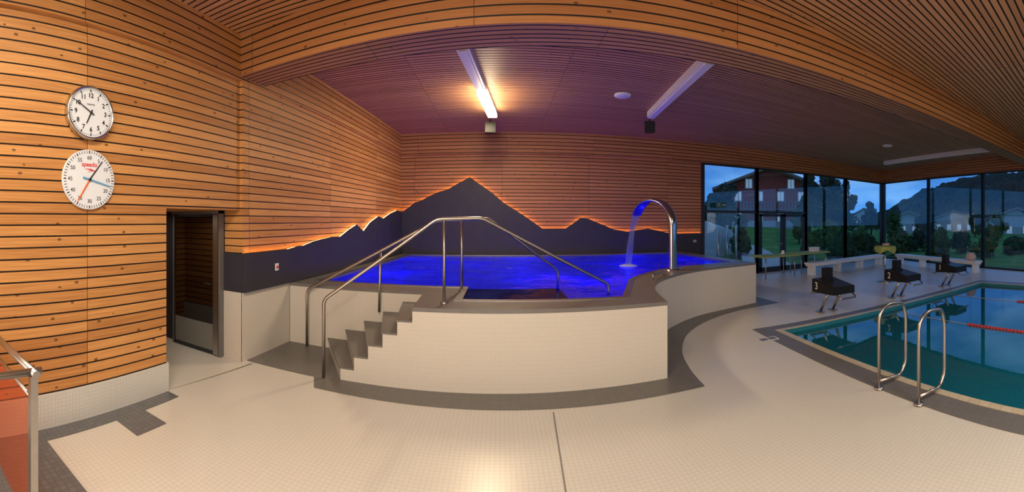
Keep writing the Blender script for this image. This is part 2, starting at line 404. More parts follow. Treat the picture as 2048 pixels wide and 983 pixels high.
# mountain silhouette panels with LED edge
LP=[(4.03,1.408),(5.04,1.417),(5.25,1.44),(5.47,1.445),(5.8,1.50),(6.03,1.52),(6.45,1.55),(6.80,1.54),(7.2,1.67),(7.55,1.76),(7.92,1.61),(8.3,1.80),(8.82,1.945),(9.16,1.89),(9.7,2.03),(10.25,2.12),(10.68,2.08)]
BPn=[(-2.76,2.08),(-2.55,2.22),(-2.39,2.35),(-2.2,2.40),(-1.96,2.53),(-1.7,2.64),(-1.46,2.70),(-1.1,2.90),(-.83,3.04),(-.5,2.80),(-.21,2.60),(.1,2.33),(.42,2.13),(.8,1.88),(1.18,1.61),(1.82,1.61),(2.05,1.76),(2.25,1.91),(2.47,1.89),(2.85,1.74),(3.21,1.59),(3.66,1.51),(4.0,1.57),(4.29,1.6),(4.7,1.52),(5.03,1.44),(6.1,1.44)]
e=empty('mountain_panel',(-3.0,7.4,.9),'anthracite mountain silhouette panel edged with warm light on the long wall','wall panel')
def lp3(y,z,off): return (leftX(y)+off+3.0,y-7.4,z-.9)
mb=MB()
f=[lp3(y,z,.07) for y,z in LP]; b=[lp3(y,z,.05) for y,z in LP]
for i in range(len(LP)-1):
    y0,y1=LP[i][0],LP[i+1][0]
    mb.add([lp3(y0,.905,.07),lp3(y1,.905,.07),f[i+1],f[i]],[(0,1,2,3)])
    mb.add([lp3(y0,.905,.05),lp3(y1,.905,.05),b[i+1],b[i]],[(0,1,2,3)])
    mb.add([f[i],f[i+1],b[i+1],b[i]],[(0,1,2,3)])
mb.add([lp3(4.03,.9,.0),lp3(4.03,.9,.07),lp3(4.03,1.408,.07),lp3(4.03,1.408,.0)],[(0,1,2,3)])
mb.done('panel_board',M_panel,e)
mb=MB()
for i in range(len(LP)-1):
    p,q=LP[i],LP[i+1]
    mb.add([lp3(p[0],p[1]-.005,.02),lp3(q[0],q[1]-.005,.02),lp3(q[0],q[1]-.005,.048),lp3(p[0],p[1]-.005,.048)],[(0,1,2,3)])
mb.done('led_strip',M_led,e,'glowing warm orange light strip')
e=empty('mountain_panel',(1.6,YB-.03,.9),'anthracite mountain peak silhouette panel edged with warm light behind the raised pool','wall panel')
def bp3(x,z,off): return (x-1.6,.03-off,z-.9)
mb=MB()
for i in range(len(BPn)-1):
    (x0,z0),(x1,z1)=BPn[i],BPn[i+1]
    mb.add([bp3(x0,.905,.07),bp3(x1,.905,.07),bp3(x1,z1,.07),bp3(x0,z0,.07)],[(0,1,2,3)])
    mb.add([bp3(x0,.905,.05),bp3(x1,.905,.05),bp3(x1,z1,.05),bp3(x0,z0,.05)],[(0,1,2,3)])
    mb.add([bp3(x0,z0,.07),bp3(x1,z1,.07),bp3(x1,z1,.05),bp3(x0,z0,.05)],[(0,1,2,3)])
mb.add([bp3(6.1,.9,0),bp3(6.1,.9,.07),bp3(6.1,1.44,.07),bp3(6.1,1.44,0)],[(0,1,2,3)])
mb.add([bp3(5.36,.01,.06),bp3(6.1,.01,.06),bp3(6.1,.905,.06),bp3(5.36,.905,.06)],[(0,1,2,3)])
mb.done('panel_board',M_panel,e)
mb=MB()
for i in range(len(BPn)-1):
    (x0,z0),(x1,z1)=BPn[i],BPn[i+1]
    mb.add([bp3(x0,z0-.005,.02),bp3(x1,z1-.005,.02),bp3(x1,z1-.005,.048),bp3(x0,z0-.005,.048)],[(0,1,2,3)])
mb.done('led_strip',M_led,e,'glowing warm orange light strip')

# ------------------------------------------------------------ raised hot pool
curve=catmull([(1.9,4.15),(2.12,5.06),(2.62,5.87),(3.7,6.6),(5.34,6.93)],8)
outer=[(-.95,4.15)]+curve+[(5.34,10.72),(-2.73,10.72),(leftX(5.12)+.04,5.12),(-1.0,5.12)]
icurve=catmull([(1.5,4.62),(1.78,5.3),(2.2,6.15),(3.3,7.05),(5.0,7.4)],6)
inner=[(-.45,4.66)]+icurve+[(5.0,10.5),(-2.45,10.5),(-2.72,5.55),(-.45,5.55)]
pool=empty('raised_pool',(1.2,7.4,0),'raised whirlpool basin in beige tile with blue lit water','swimming pool')
def sh(P,c=(1.2,7.4)): return [(p[0]-c[0],p[1]-c[1]) for p in P]
mb=MB(); o_=sh(outer); mb.wall(o_+[o_[0]],0,.855); mb.done('tiled_wall',M_poolwall,pool)
mb=MB(); solid_ring(sh(outer),sh(inner),.855,.9,mb); mb.done('coping',M_coping,pool,'dark grey stone coping')
def inset(P,d):
    n=len(P);out=[]
    for i in range(n):
        a=Vector(P[i-1]);p=Vector(P[i]);b=Vector(P[(i+1)%n])
        t1=(p-a).normalized();t2=(b-p).normalized(); n1=Vector((-t1.y,t1.x));n2=Vector((-t2.y,t2.x))
        m=(n1+n2).normalized(); k=d/max(.4,m.dot(n1)); out.append(tuple(p+m*k))
    return out
area_=sum(inner[i-1][0]*inner[i][1]-inner[i][0]*inner[i-1][1] for i in range(len(inner)))
sg=1 if area_>0 else -1
mb=MB(); solid_ring(inset(sh(inner),-.09*sg),sh(inner),.893,.906,mb); mb.done('overflow_gutter',M_steelgutter,pool,'steel overflow grating')
mb=MB(); i_=sh(inner); mb.wall(i_+[i_[0]],.03,.856,0)
mb.add([(p[0],p[1],.03) for p in i_],[tuple(range(len(i_)))],1); mb.done('basin',[M_basinwall,M_basin],pool,'pale tiled basin')
mb=MB(); mb.box((-.44-1.2,4.67-7.4,.03),(.85-1.2,5.54-7.4,.872)); 
mb.done('entry_grating',pmat('dark_grating',(.012,.012,.02),.4,0,.3,90,bump=.6),pool,'dark slotted entry platform')
w=fill([i_],.875,'water_surface',M_bluewater); w.parent=pool; w['label']='rippled bright blue water'
lo=None
for k,(x,y) in enumerate([(-1.9,6.9),(-.6,8.6),(.9,6.6),(.6,9.9),(2.6,8.3),(4.4,8.6),(3.6,10.0),(-2.0,9.6),(1.5,5.9)]):
    if lo is None:
        m_=MB(); m_.lathe([(.1,0),(.1,.02),(.085,.03)],0,24); m_.disc(.085,.03,1,24); lo=m_.done('underwater_lamp',[M_steel,M_bluelamp],pool)
    else:
        lo=lo.copy(); COL.objects.link(lo)
    lo.location=(x-1.2,y-7.4,.03)
    ld=bpy.data.lights.new('blue_light','POINT'); ld.energy=13; ld.color=(.05,.02,1); ld.shadow_soft_size=.12
    l=bpy.data.objects.new('blue_light',ld); COL.objects.link(l); l.location=(x,y,.45)

# stairs
st=empty('pool_steps',(-1.5,4.6,0),'beige tiled steps with dark treads leading up to the pool','steps')
xn=[-1.80+.17*i for i in range(6)]; xf=[-2.4+.28*i for i in range(6)]
mb=MB()
for i in range(5):
    q=[(xn[i]+1.5,4.15-4.6),(xn[i+1]+1.5,4.15-4.6),(xf[i+1]+1.5,5.115-4.6),(xf[i]+1.5,5.115-4.6)]
    mb.prism(q,0,.15*(i+1)-.02)
mb.done('stringer',M_poolwall,st)
for i in range(5):
    q=[(xn[i]+1.48,4.155-4.6),(xn[i+1]+1.5,4.155-4.6),(xf[i+1]+1.5,5.112-4.6),(xf[i]+1.48,5.112-4.6)]
    m_=MB(); m_.prism(q,.15*(i+1)-.02,.15*(i+1)); m_.done('tread',M_grey,st,'dark grey step tread')

# handrails
def rel(P,c): return [Vector(p)-Vector(c) for p in P]
c=(-.6,4.45,0)
hr=empty('pool_handrail',c,'stainless steel handrail rising over the steps and down into the water','handrail',group='pool handrails')
P=[(-2.0,4.12,.0),(-2.0,4.12,.92),(-.72,4.42,1.865),(-.2,4.52,1.875),(1.42,4.98,1.0),(1.42,4.98,.84)]
m_=MB(); m_.tube(rounded(rel(P,c),.07),.021); m_.done('rail_tube',M_steel,hr)
m_=MB(); m_.tube(rel([(-.64,4.44,.9),(-.64,4.44,1.865)],c),.018); m_.lathe([(.0,.915),(.045,.912),(.045,.9)],0,20,(-.04,-.01,0)); m_.done('post',M_steel,hr)
c=(-.57,5.26,0)
hr2=empty('pool_handrail',c,'stainless steel handrail along the far side of the steps','handrail',group='pool handrails')
P=[(-2.72,5.04,.0),(-2.72,5.04,.83),(-.85,5.18,1.845),(-.14,5.40,1.87),(.86,5.74,1.1),(.86,5.74,.84)]
m_=MB(); m_.tube(rounded(rel(P,c),.07),.021); m_.done('rail_tube',M_steel,hr2)
m_=MB(); m_.tube(rel([(-.52,5.28,.9),(-.52,5.28,1.86)],c),.018); m_.lathe([(.0,.915),(.045,.912),(.045,.9)],0,20,(.05,.02,0)); m_.done('post',M_steel,hr2)
m_=MB(); m_.tube(rel([(-1.62,5.06,.6),(-1.62,5.12,1.43)],c),.018); m_.done('post',M_steel,hr2)

# swan-neck waterfall
sw=empty('swan_neck_fountain',(3.2,6.74,.9),'polished steel swan-neck spout pouring water into the raised pool','fountain')
d=Vector((-.45,1.0,0)).normalized(); side=Vector((d.y,-d.x,0))
path=[Vector((0,0,0)),Vector((0,0,.45)),Vector((0,0,.85))]
for k in range(1,14):
    a=math.pi*k/15; R=.52; path.append(Vector((0,0,.85))+d*(R-R*math.cos(a))+Vector((0,0,.50*math.sin(a))))
m_=MB(); vs=[]; n=20
for i,p in enumerate(path):
    t=(path[min(i+1,len(path)-1)]-path[max(i-1,0)]).normalized(); nn=t.cross(side)
    wd=.10+.04*min(1,max(0,(i-3)/9)); th=.06-.04*min(1,max(0,(i-3)/9))
    for k in range(n):
        a=2*math.pi*k/n; vs.append(p+side*(wd*math.cos(a))+nn*(th*math.sin(a)))
fs=[(i*n+k,i*n+(k+1)%n,(i+1)*n+(k+1)%n,(i+1)*n+k) for i in range(len(path)-1) for k in range(n)]
m_.add(vs,fs,0,True); m_.done('spout_pipe',M_chrome,sw)
m_=MB(); m_.lathe([(0,.03),(.14,.03),(.15,.0)],0,28); m_.done('base_flange',M_chrome,sw)
end=path[-1]
m_=MB(); vs=[];n=14
for k in range(n+1):
    t=k/n; p=end+d*(.25*t)+Vector((0,0,-(end.z+.01)*t*t*.85-.15*t*(end.z)))
    w_=.10-.02*t+.015*math.sin(t*9)
    vs+= [p-side*w_,p+d*.02*math.sin(t*14)-side*w_*.3,p-d*.02*math.sin(t*11)+side*w_*.35,p+side*w_]
fs=[]
for k in range(n): fs+= [(4*k+j,4*k+j+1,4*k+j+5,4*k+j+4) for j in range(3)]
m_.add(vs,fs,0,True); m_.done('water_stream',M_stream,sw,'falling sheet of blue-tinted water')
m_=MB(); m_.lathe([(0,.02),(.08,.025),(.15,.008),(.2,-.01)],0,20,tuple(end+d*.25-Vector((0,0,end.z+.01)))); m_.done('splash_foam',pmat('foam',(.35,.4,1),.6,bump=.8),sw,'foaming splash')
e=empty('grab_bar',(2.55,5.95,.9),'short stainless grab bar on the pool coping','grab bar')
m_=MB(); m_.tube(rounded([(-.15,-.15,0),(-.15,-.15,.07),(.2,.22,.07),(.2,.22,0)],.03),.014,n=8); m_.done('bar_tube',M_steel,e)

# ------------------------------------------------------------ alcove door
dr=empty('door_1',(-3.92,3.98,0),'dark glazed door with brushed steel edge in the alcove',None,kind='structure')
m_=MB(); m_.box((-.50,-.01,0),(-.46,.05,1.98)); m_.box((.44,-.03,0),(.47,.05,1.98)); m_.box((-.50,-.03,1.94),(.47,.05,1.98)); m_.done('door_frame',M_coping,dr)
m_=MB(); m_.box((.34,-.03,.02),(.43,.02,1.93)); m_.done('steel_stile',M_steel,dr)
m_=MB(); m_.box((-.46,-.02,.02),(-.44,.02,1.93)); m_.box((-.43,-.02,.02),(.34,.02,.06)); m_.box((-.43,-.02,1.90),(.34,.02,1.93)); m_.done('leaf_frame',M_dark,dr)
m_=MB(); m_.box((-.44,-.008,.42),(.34,.008,1.90)); m_.done('glass_pane',M_doorglass,dr)
m_=MB(); m_.box((-.44,-.010,.06),(.34,.010,.42)); m_.done('curb_reflection_strip',M_curbrefl,dr,'pale lower strip coloured as the reflected curb')
m_=MB(); m_.tube(rounded([(.30,-.01,.98),(.30,-.06,.98),(.20,-.06,.98)],.02),.010,n=8); m_.done('door_handle',M_dark,dr)
m_=MB(); m_.box((-5.4,4.06,0),(-4.42,4.1,2.0)); struct(m_.done('wall_alcove',M_panel),'dark wall beside the alcove door')
m_=MB(); m_.box((-5.4,4.5,0),(-3.2,4.55,2.0)); struct(m_.done('wall_corridor',M_wood_back),'wood wall of the corridor behind the door')

# ------------------------------------------------------------ clocks
CM=Matrix(((0,0,1),(1,0,0),(0,1,0)))
ck=empty('wall_clock',(XL+.005,1.811,2.85),'round white analogue wall clock with silver rim showing ten to seven','clock',mat=CM)
m_=MB(); m_.lathe([(.25,0),(.25,.05),(.243,.062),(.232,.062),(.226,.048)],0,64); m_.done('rim',M_chrome,ck)
m_=MB(); m_.disc(.23,.045,0,64); m_.done('clock_face',M_clockwhite,ck)
m_=MB()
for k in range(60):
    a=math.radians(6*k); w_=.006 if k%5==0 else .0022; l0=.190 if k%5==0 else .203; l1=.218
    s_,c_=math.sin(a),math.cos(a)
    m_.add([(l0*s_-w_*c_,l0*c_+w_*s_,.047),(l1*s_-w_*c_,l1*c_+w_*s_,.047),(l1*s_+w_*c_,l1*c_-w_*s_,.047),(l0*s_+w_*c_,l0*c_-w_*s_,.047)],[(0,1,2,3)])
m_.done('minute_marks',M_ink,ck)
for h in range(1,13):
    a=math.radians(30*h); text_part('numeral',str(h),.058,(.158*math.sin(a),.158*math.cos(a),.047),M_ink,ck,bold=.0012)
text_part('maker_text','MOBATIME',.017,(0,.075,.047),M_ink,ck)
def hand(name,ang,l,w_,tail,z,mat,par):
    a=math.radians(ang); s_,c_=math.sin(a),math.cos(a); m=MB()
    def P(u,v,zz): return (u*c_+v*s_,-u*s_+v*c_,zz)
    m.add([P(-w_,-tail,z),P(w_,-tail,z),P(w_*.7,l,z),P(-w_*.7,l,z),P(-w_,-tail,z+.003),P(w_,-tail,z+.003),P(w_*.7,l,z+.003),P(-w_*.7,l,z+.003)],
      [(0,3,2,1),(4,5,6,7),(0,1,5,4),(1,2,6,5),(2,3,7,6),(3,0,4,7)]); m.done(name,mat,par)
hand('hour_hand',205,.115,.0065,.03,.05,M_ink,ck); hand('minute_hand',301,.175,.005,.035,.054,M_ink,ck)
m_=MB(); m_.lathe([(.012,.047),(.012,.06),(0,.06)],0,16); m_.done('hand_hub',M_ink,ck)

pk=empty('pace_clock',(XL+.005,1.809,2.23),'flat white swim pace clock with coloured hands and red logo','clock',mat=CM)
m_=MB(); m_.lathe([(.28,0),(.28,.018),(.276,.022)],0,64); m_.disc(.277,.0215,0,64); m_.done('clock_face',M_clockwhite,pk)
m_=MB()
for k in range(60):
    a=math.radians(6*k); w_=.0055 if k%5==0 else .003; l0=.243; l1=.270
    s_,c_=math.sin(a),math.cos(a)
    m_.add([(l0*s_-w_*c_,l0*c_+w_*s_,.023),(l1*s_-w_*c_,l1*c_+w_*s_,.023),(l1*s_+w_*c_,l1*c_-w_*s_,.023),(l0*s_+w_*c_,l0*c_-w_*s_,.023)],[(0,1,2,3)])
m_.done('minute_marks',M_ink,pk)
for h in range(1,13):
    a=math.radians(30*h); text_part('numeral',str(5*h),.05,(.203*math.sin(a),.203*math.cos(a),.023),M_ink,pk)
text_part('logo_text','speedo',.060,(.0,.140,.024),M_red,pk,bold=.0006,sx=.95)
m_=MB()   # arrow-like boomerang mark built as two tapering blades
m_.add([(x,y,.024) for x,y in [(-.060,.098),(.010,.102),(.078,.078),(.015,.088)]],[(0,3,2,1)])
m_.add([(x,y,.0242) for x,y in [(-.030,.058),(.012,.080),(.078,.078),(.020,.092)]],[(0,1,2,3)])
m_.done('logo_mark',M_red,pk)
hand('black_hand',38,.225,.006,.0,.026,M_ink,pk); hand('orange_hand',212,.235,.0075,.0,.028,M_orange,pk)
hand('blue_hand',104,.235,.007,.075,.030,M_bluehand,pk)
m_=MB(); m_.lathe([(.014,.022),(.014,.038),(0,.038)],0,16); m_.done('hand_hub',M_ink,pk)

al=empty('alarm_button',(leftX(4.714)+.075,4.714,1.18),'white alarm switch plate with red button on the dark band','switch',mat=CM)
m_=MB(); m_.box((-.04,-.05,0),(.04,.05,.012)); m_.done('switch_plate',M_white,al)
m_=MB(); m_.lathe([(.022,.012),(.02,.024),(0,.026)],0,16); m_.done('push_button',M_red,al)
so=empty('wall_socket',(5.85,YB-.075,1.2),'white wall socket plate on the dark panel','socket',mat=Matrix(((1,0,0),(0,0,-1),(0,1,0))))
m_=MB(); m_.box((-.05,-.035,0),(.05,.035,.012)); m_.done('socket_plate',M_white,so)
m_=MB(); m_.box((-.035,-.02,.012),(-.005,.02,.014)); m_.box((.005,-.02,.012),(.035,.02,.014)); m_.done('socket_insert',M_dark,so)

# ------------------------------------------------------------ glass balustrade
bl=empty('glass_balustrade',(-2.04,.80,0),'stainless balustrade with glass panel coloured as reflected wood by the wall','railing')
m_=MB(); m_.box((-.022,-.022,0),(.022,.022,.98)); m_.lathe([(.05,0),(.05,.012),(.0,.014)],0,20); m_.done('post',M_steel,bl)
m_=MB(); m_.tube([(0.05,0,1.0),(-1.12,-.02,1.0)],.022); m_.done('top_rail',M_steel,bl)
m_=MB(); m_.tube([(0,.05,1.0),(.0,-2.0,1.0)],.022); m_.done('side_rail',M_steel,bl)
m_=MB(); m_.box((-1.10,-.012,.12),(-.05,-.002,.86)); m_.done('glass_panel',M_railglass,bl,'glass panel coloured as reflected wood')
m_=MB(); m_.tube([(0,-.01,.86),(-1.12,-.01,.86)],.012,n=8); m_.done('mid_rail',M_steel,bl)

# ------------------------------------------------------------ swimming pool
bg=empty('swimming_pool',(7,0,0),'large teal swimming pool with still reflective water','swimming pool')
mb=MB(); P=[(p[0]-7,p[1]) for p in bp]; mb.wall(P+[P[0]],-1.6,.0,0); mb.add([(p[0],p[1],-1.6) for p in P],[(0,1,2,3)],1); mb.done('basin',[M_bigbasinwall,M_bigbasin],bg)
w=fill([P],-.07,'water_surface',M_poolwater); w.parent=bg
def lane(x0,y0,x1,y1,label):
    e=empty('lane_rope',(x0,y0,-.06),label,'lane rope',group='lane ropes')
    v=Vector((x1-x0,y1-y0,0)); Ln=v.length; u=v/Ln
    m_=MB(); m_.tube([Vector((0,0,0)),u*Ln],.005,n=6); m_.done('cable',M_white,e)
    m_=MB(); m_.tube([u*-.025,u*-.008,u*.008,u*.025],.024,n=12); first=m_.done('float',M_orangelid,e)
    k=0; t=1.9; first.location=u*t
    while t<min(Ln-.1,7.2) and k<78:
        t+=.066; k+=1
        f=first.copy(); COL.objects.link(f); f.location=u*t; f.parent=e
lane(7.0,4.45,5.4,-4.9,'red float lane rope across the still water')
lane(9.2,4.08,7.9,-4.9,'red float lane rope towards the far pool side')
def hoop(loc,rz,label):
    e=empty('pool_ladder_rail',loc,label,'pool ladder',rotz=rz,group='pool ladder rails')
    P=[(0,0,0),(0,0,.80),(.13,0,.90),(.41,0,.88),(.46,0,.72),(.46,0,.16),(.36,0,.04),(.0,0,.08)]
    m_=MB(); m_.tube(rounded(P,.09,6),.019); m_.done('hoop_tube',M_steel,e)
    m_=MB(); m_.lathe([(.05,0),(.05,.012),(0,.014)],0,20); m_.done('base_flange',M_steel,e)
hoop((3.53,2.41,.011),-.16,'stainless hoop handrail at the pool edge')
hoop((3.43,1.86,.011),-.16,'stainless hoop handrail at the pool edge')

def sblock(loc,num,rz,label):
    e=empty('starting_block',loc,label,'starting block',rotz=rz,group='starting blocks')
    m_=MB(); m_.add([(-.27,-.38,.42),(.27,-.38,.42),(.27,.30,.40),(-.27,.30,.40),(-.27,-.38,.56),(.27,-.38,.56),(.27,.30,.66),(-.27,.30,.66)],
       [(0,3,2,1),(4,5,6,7),(0,1,5,4),(1,2,6,5),(2,3,7,6),(3,0,4,7)]); m_.done('platform',M_black,e)
    m_=MB(); m_.add([(-.24,-.36,.561),(.24,-.36,.561),(.24,.28,.655),(-.24,.28,.655),(-.24,-.36,.575),(.24,-.36,.575),(.24,.28,.669),(-.24,.28,.669)],
       [(0,3,2,1),(4,5,6,7),(0,1,5,4),(1,2,6,5),(2,3,7,6),(3,0,4,7)]); m_.done('top_mat',M_dark,e,'dark non-slip top surface')
    m_=MB(); m_.box((-.09,.08,.62),(.09,.22,.88)); m_.box((-.12,.06,.62),(.12,.24,.67)); m_.done('foot_rest',M_black,e,'black footrest box')
    for sx in (-1,1):
        m_=MB(); m_.tube([(sx*.16,-.10,.43),(sx*.16,.16,.02)],.028,n=10); m_.box((sx*.16-.06,.08,0),(sx*.16+.06,.26,.015)); m_.done('leg',M_steel,e)
    m_=MB(); m_.tube(rounded([(-.2,.24,.40),(-.2,.46,.34),(.2,.46,.34),(.2,.24,.40)],.04),.016,n=8); m_.box((-.18,.36,.335),(.18,.46,.35)); m_.done('rear_step',M_steel,e)
    m_=MB(); m_.tube(rounded([(-.2,-.36,.44),(-.2,-.50,.36),(.2,-.50,.36),(.2,-.36,.44)],.04),.016,n=8); m_.done('backstroke_bar',M_steel,e)
    text_part('number',str(num),.20,(-.274,.15,.53),M_white,e,rot=(math.pi/2,0,-math.pi/2),bold=.001)
    return e
sblock((5.86,5.14,.011),3,-.17,'black starting block number three on steel legs')
sblock((7.98,4.80,.011),2,-.17,'black starting block number two on steel legs')
sblock((10.0,4.43,.011),1,-.17,'black starting block number one on steel legs')
e=empty('floor_sign',(3.84,4.68,.006),'small white square safety pictogram plates on the floor','sign',rotz=-.16)
m_=MB(); m_.box((-.16,-.08,0),(.16,.08,.004)); m_.done('sign_plate',M_white,e)
m_=MB(); m_.box((-.14,-.06,.004),(-.01,.06,.005)); m_.box((.01,-.06,.004),(.14,.06,.005)); m_.done('pictogram',M_coping,e)

# ------------------------------------------------------------ windows
def window(n,p,q,label,transom=None,door=False):
    p=Vector((*p,0));q=Vector((*q,0)); Ln=(q-p).length; ang=math.atan2(q.y-p.y,q.x-p.x)
    e=empty('door_2' if door else 'window_%d'%n,p,label,None,rotz=ang,kind='structure')
    m_=MB(); m_.box((-.05,-.06,0),(.05,.06,ZB)); m_.box((Ln-.05,-.06,0),(Ln+.05,.06,ZB)); m_.box((0,-.05,0),(Ln,.05,.07)); m_.box((0,-.05,ZB-.07),(Ln,.05,ZB))
    if transom: m_.box((0,-.05,transom-.04),(Ln,.05,transom+.04))
    m_.done('window_frame',M_dark,e)
    m_=MB(); m_.box((.05,-.01,.07),(Ln-.05,.01,ZB-.07)); m_.done('glass_pane',M_glass,e)
    if door:
        for a,b in ((.1,Ln/2-.02),(Ln/2+.02,Ln-.1)):
            m_=MB(); m_.box((a,-.06,.05),(a+.1,.0,transom-.05)); m_.box((b-.1,-.06,.05),(b,.0,transom-.05)); m_.box((a,-.06,.05),(b,.0,.18)); m_.box((a,-.06,transom-.15),(b,.0,transom-.05)); m_.done('door_leaf',M_dark,e)
        m_=MB(); m_.tube(rounded([(Ln/2-.07,-.06,1.0),(Ln/2-.07,-.12,1.0),(Ln/2-.22,-.12,1.0)],.02),.011,n=8); m_.done('door_handle',M_steel,e)
xs=[6.17,8.35,10.75,13.2,16.0]
window(1,(xs[0],YB),(xs[1],YB),'tall dark-framed window pane beside the slatted wall',2.13)
window(2,(xs[1],YB),(xs[2],YB),'dark-framed glazed double exit door to the garden',2.13,True)
window(3,(xs[2],YB),(xs[3],YB),'tall dark-framed window to the garden')
window(4,(xs[3],YB),(xs[4],YB),'tall dark-framed window at the corner')
ys=[10.65,7.75,4.95,2.3,-.3,-2.9,-5.0,-6.4]
for i in range(len(ys)-1):
    window(5+i,(rightX(ys[i]),ys[i]),(rightX(ys[i+1]),ys[i+1]),'tall dark-framed window overlooking the valley')
e=empty('exit_sign',(6.75,YB-.2,2.34),'small dark green emergency exit pictogram sign above the pane','sign')
m_=MB(); m_.box((-.18,-.02,-.08),(.18,.02,.08)); m_.done('sign_box',M_exit,e)
m_=MB(); m_.box((.02,-.024,-.015),(.11,-.021,.015)); m_.add([(.11,-.023,-.045),(.155,-.023,0),(.11,-.023,.045)],[(0,1,2)])
m_.box((-.15,-.024,-.06),(-.14,-.021,.06)); m_.box((-.05,-.024,-.06),(-.04,-.021,.06)); m_.box((-.15,-.024,.05),(-.04,-.021,.06))
m_.add([(-.11,-.024,.02),(-.085,-.024,.02),(-.085,-.024,.045),(-.11,-.024,.045)],[(0,1,2,3)]); m_.add([(-.12,-.024,-.055),(-.10,-.024,-.055),(-.08,-.024,.015),(-.11,-.024,.015)],[(0,1,2,3)])
m_.done('pictogram',M_exitmark,e)

# ------------------------------------------------------------ bench, tables
def bench(p,q,label):
    p=Vector((*p,0));q=Vector((*q,0)); Ln=(q-p).length; ang=math.atan2(q.y-p.y,q.x-p.x)
    e=empty('bench',p,label,'bench',rotz=ang,group='white window benches')
    m_=MB(); m_.box((0,-.2,.36),(Ln,.2,.42)); m_.box((.02,-.16,.30),(Ln-.02,.16,.36)); m_.done('seat',M_white,e)
    k=max(2,int(Ln/1.3)+1)
    for i in range(k):
        t=.15+(Ln-.3)*i/(k-1); m_=MB(); m_.box((t-.05,-.15,0),(t+.05,.15,.30)); m_.done('leg',M_white,e)
bench((9.3,9.2),(13.6,9.2),'long white bench under the garden windows')
bench((14.2,8.7),(12.9,4.6),'long white bench under the valley windows')
e=empty('bar_table',(9.85,6.5,0),'high bar table with lime green stretch cloth','table')
m_=MB(); n=48
vs=[];fs=[]
for j,(r,h) in enumerate([(0,1.075),(.30,1.075),(.33,1.06),(.335,.98),(.30,.90)]):
    for k in range(n):
        a=2*math.pi*k/n; rr=r*(1+ (.07*math.sin(8*a) if j>=3 else 0)); vs.append((rr*math.cos(a),rr*math.sin(a),h-(.05*math.cos(4*a) if j==4 else 0)))
for j in range(4):
    for k in range(n): fs.append((j*n+k,j*n+(k+1)%n,(j+1)*n+(k+1)%n,(j+1)*n+k))
m_.add(vs,fs,0,True); m_.done('tablecloth',M_cloth,e)
m_=MB(); m_.tube([(0,0,.02),(0,0,1.06)],.03); m_.done('table_pole',M_steel,e)
m_=MB(); m_.lathe([(.28,0),(.28,.015),(.05,.04),(0,.04)],0,32); m_.done('table_base',M_steel,e)
m_=MB(); m_.lathe([(0,0),(.10,0),(.12,.06),(.09,.07),(.0,.05)],0,20); o=m_.done('bowl',M_pink); o.location=(9.9,6.5,1.08); tag(o,'small bowl standing on the bar table','bowl')
def ltable(loc,label):
    e=empty('garden_table',loc,label,'table',group='cloth-covered tables')
    m_=MB(); m_.box((-.72,-.36,.68),(.72,.36,.71)); m_.done('table_top',M_white,e)
    m_=MB(); m_.box((-.74,-.38,.71),(.74,.38,.718)); m_.box((-.74,-.385,.67),(.74,-.38,.718)); m_.box((-.745,-.38,.67),(-.74,.38,.718)); m_.box((.74,-.38,.67),(.745,.38,.718)); m_.done('tablecloth',M_cloth,e)
    for sx in (-.62,.62):
        for sy in (-.28,.28):
            m_=MB(); m_.tube([(sx,sy,0),(sx,sy,.68)],.018,n=8); m_.done('leg',M_steel,e)
ltable((8.3,9.75,0),'low table with lime cloth by the garden door')
ltable((9.95,9.85,0),'low table with lime cloth and a white box')
m_=MB(); m_.box((-.15,-.12,0),(.15,.12,.13)); m_.box((-.16,-.13,.13),(.16,.13,.16)); o=m_.done('storage_box',M_white); o.location=(10.2,9.8,.718); tag(o,'white lidded box on the lime cloth table','box')
m_=MB(); m_.lathe([(0,0),(.13,0),(.19,.06),(.20,.13),(.17,.20),(.13,.24),(.15,.27),(.12,.27),(0,.25)],0,32); o=m_.done('ceramic_pot',M_pink); o.location=(13.0,4.95,.42); tag(o,'round pink ceramic pot standing on the white bench','pot')
m_=MB(); m_.lathe([(0,0),(.06,0),(.075,.03),(.055,.09),(.05,.13),(.03,.13),(0,.1)],0,20); o=m_.done('cup',M_white); o.location=(8.6,9.7,.718); tag(o,'white cup on the lime cloth table','cup')

# ------------------------------------------------------------ ceiling lights etc.
def fixture(x0,y0,x1,y1,lit,label,w_=.09):
    p=Vector((x0,y0,0));q=Vector((x1,y1,0)); Ln=(q-p).length; ang=math.atan2(q.y-p.y,q.x-p.x)
    e=empty('ceiling_light',(x0,y0,4.12),label,'ceiling light',rotz=ang,group='linear ceiling lights')
    m_=MB(); m_.box((0,-w_,.02),(Ln,w_,.15)); m_.box((0,-w_*.6,0),(Ln,w_*.6,.02)); m_.done('housing',M_white,e)
    if lit:
        m_=MB(); m_.box((Ln*lit,-w_*1.04,-.015),(Ln-.02,w_*1.04,.07)); m_.done('diffuser',M_tube,e,'glowing warm white tube')
    return e
fixture(-.50,5.22,-.16,8.6,.52,'long white linear ceiling light with its far half lit')
fixture(2.91,4.9,3.3,8.1,0,'long white linear ceiling light switched off')
fixture(12.3,3.96,13.4,8.85,0,'long white linear ceiling light switched off above the windows')
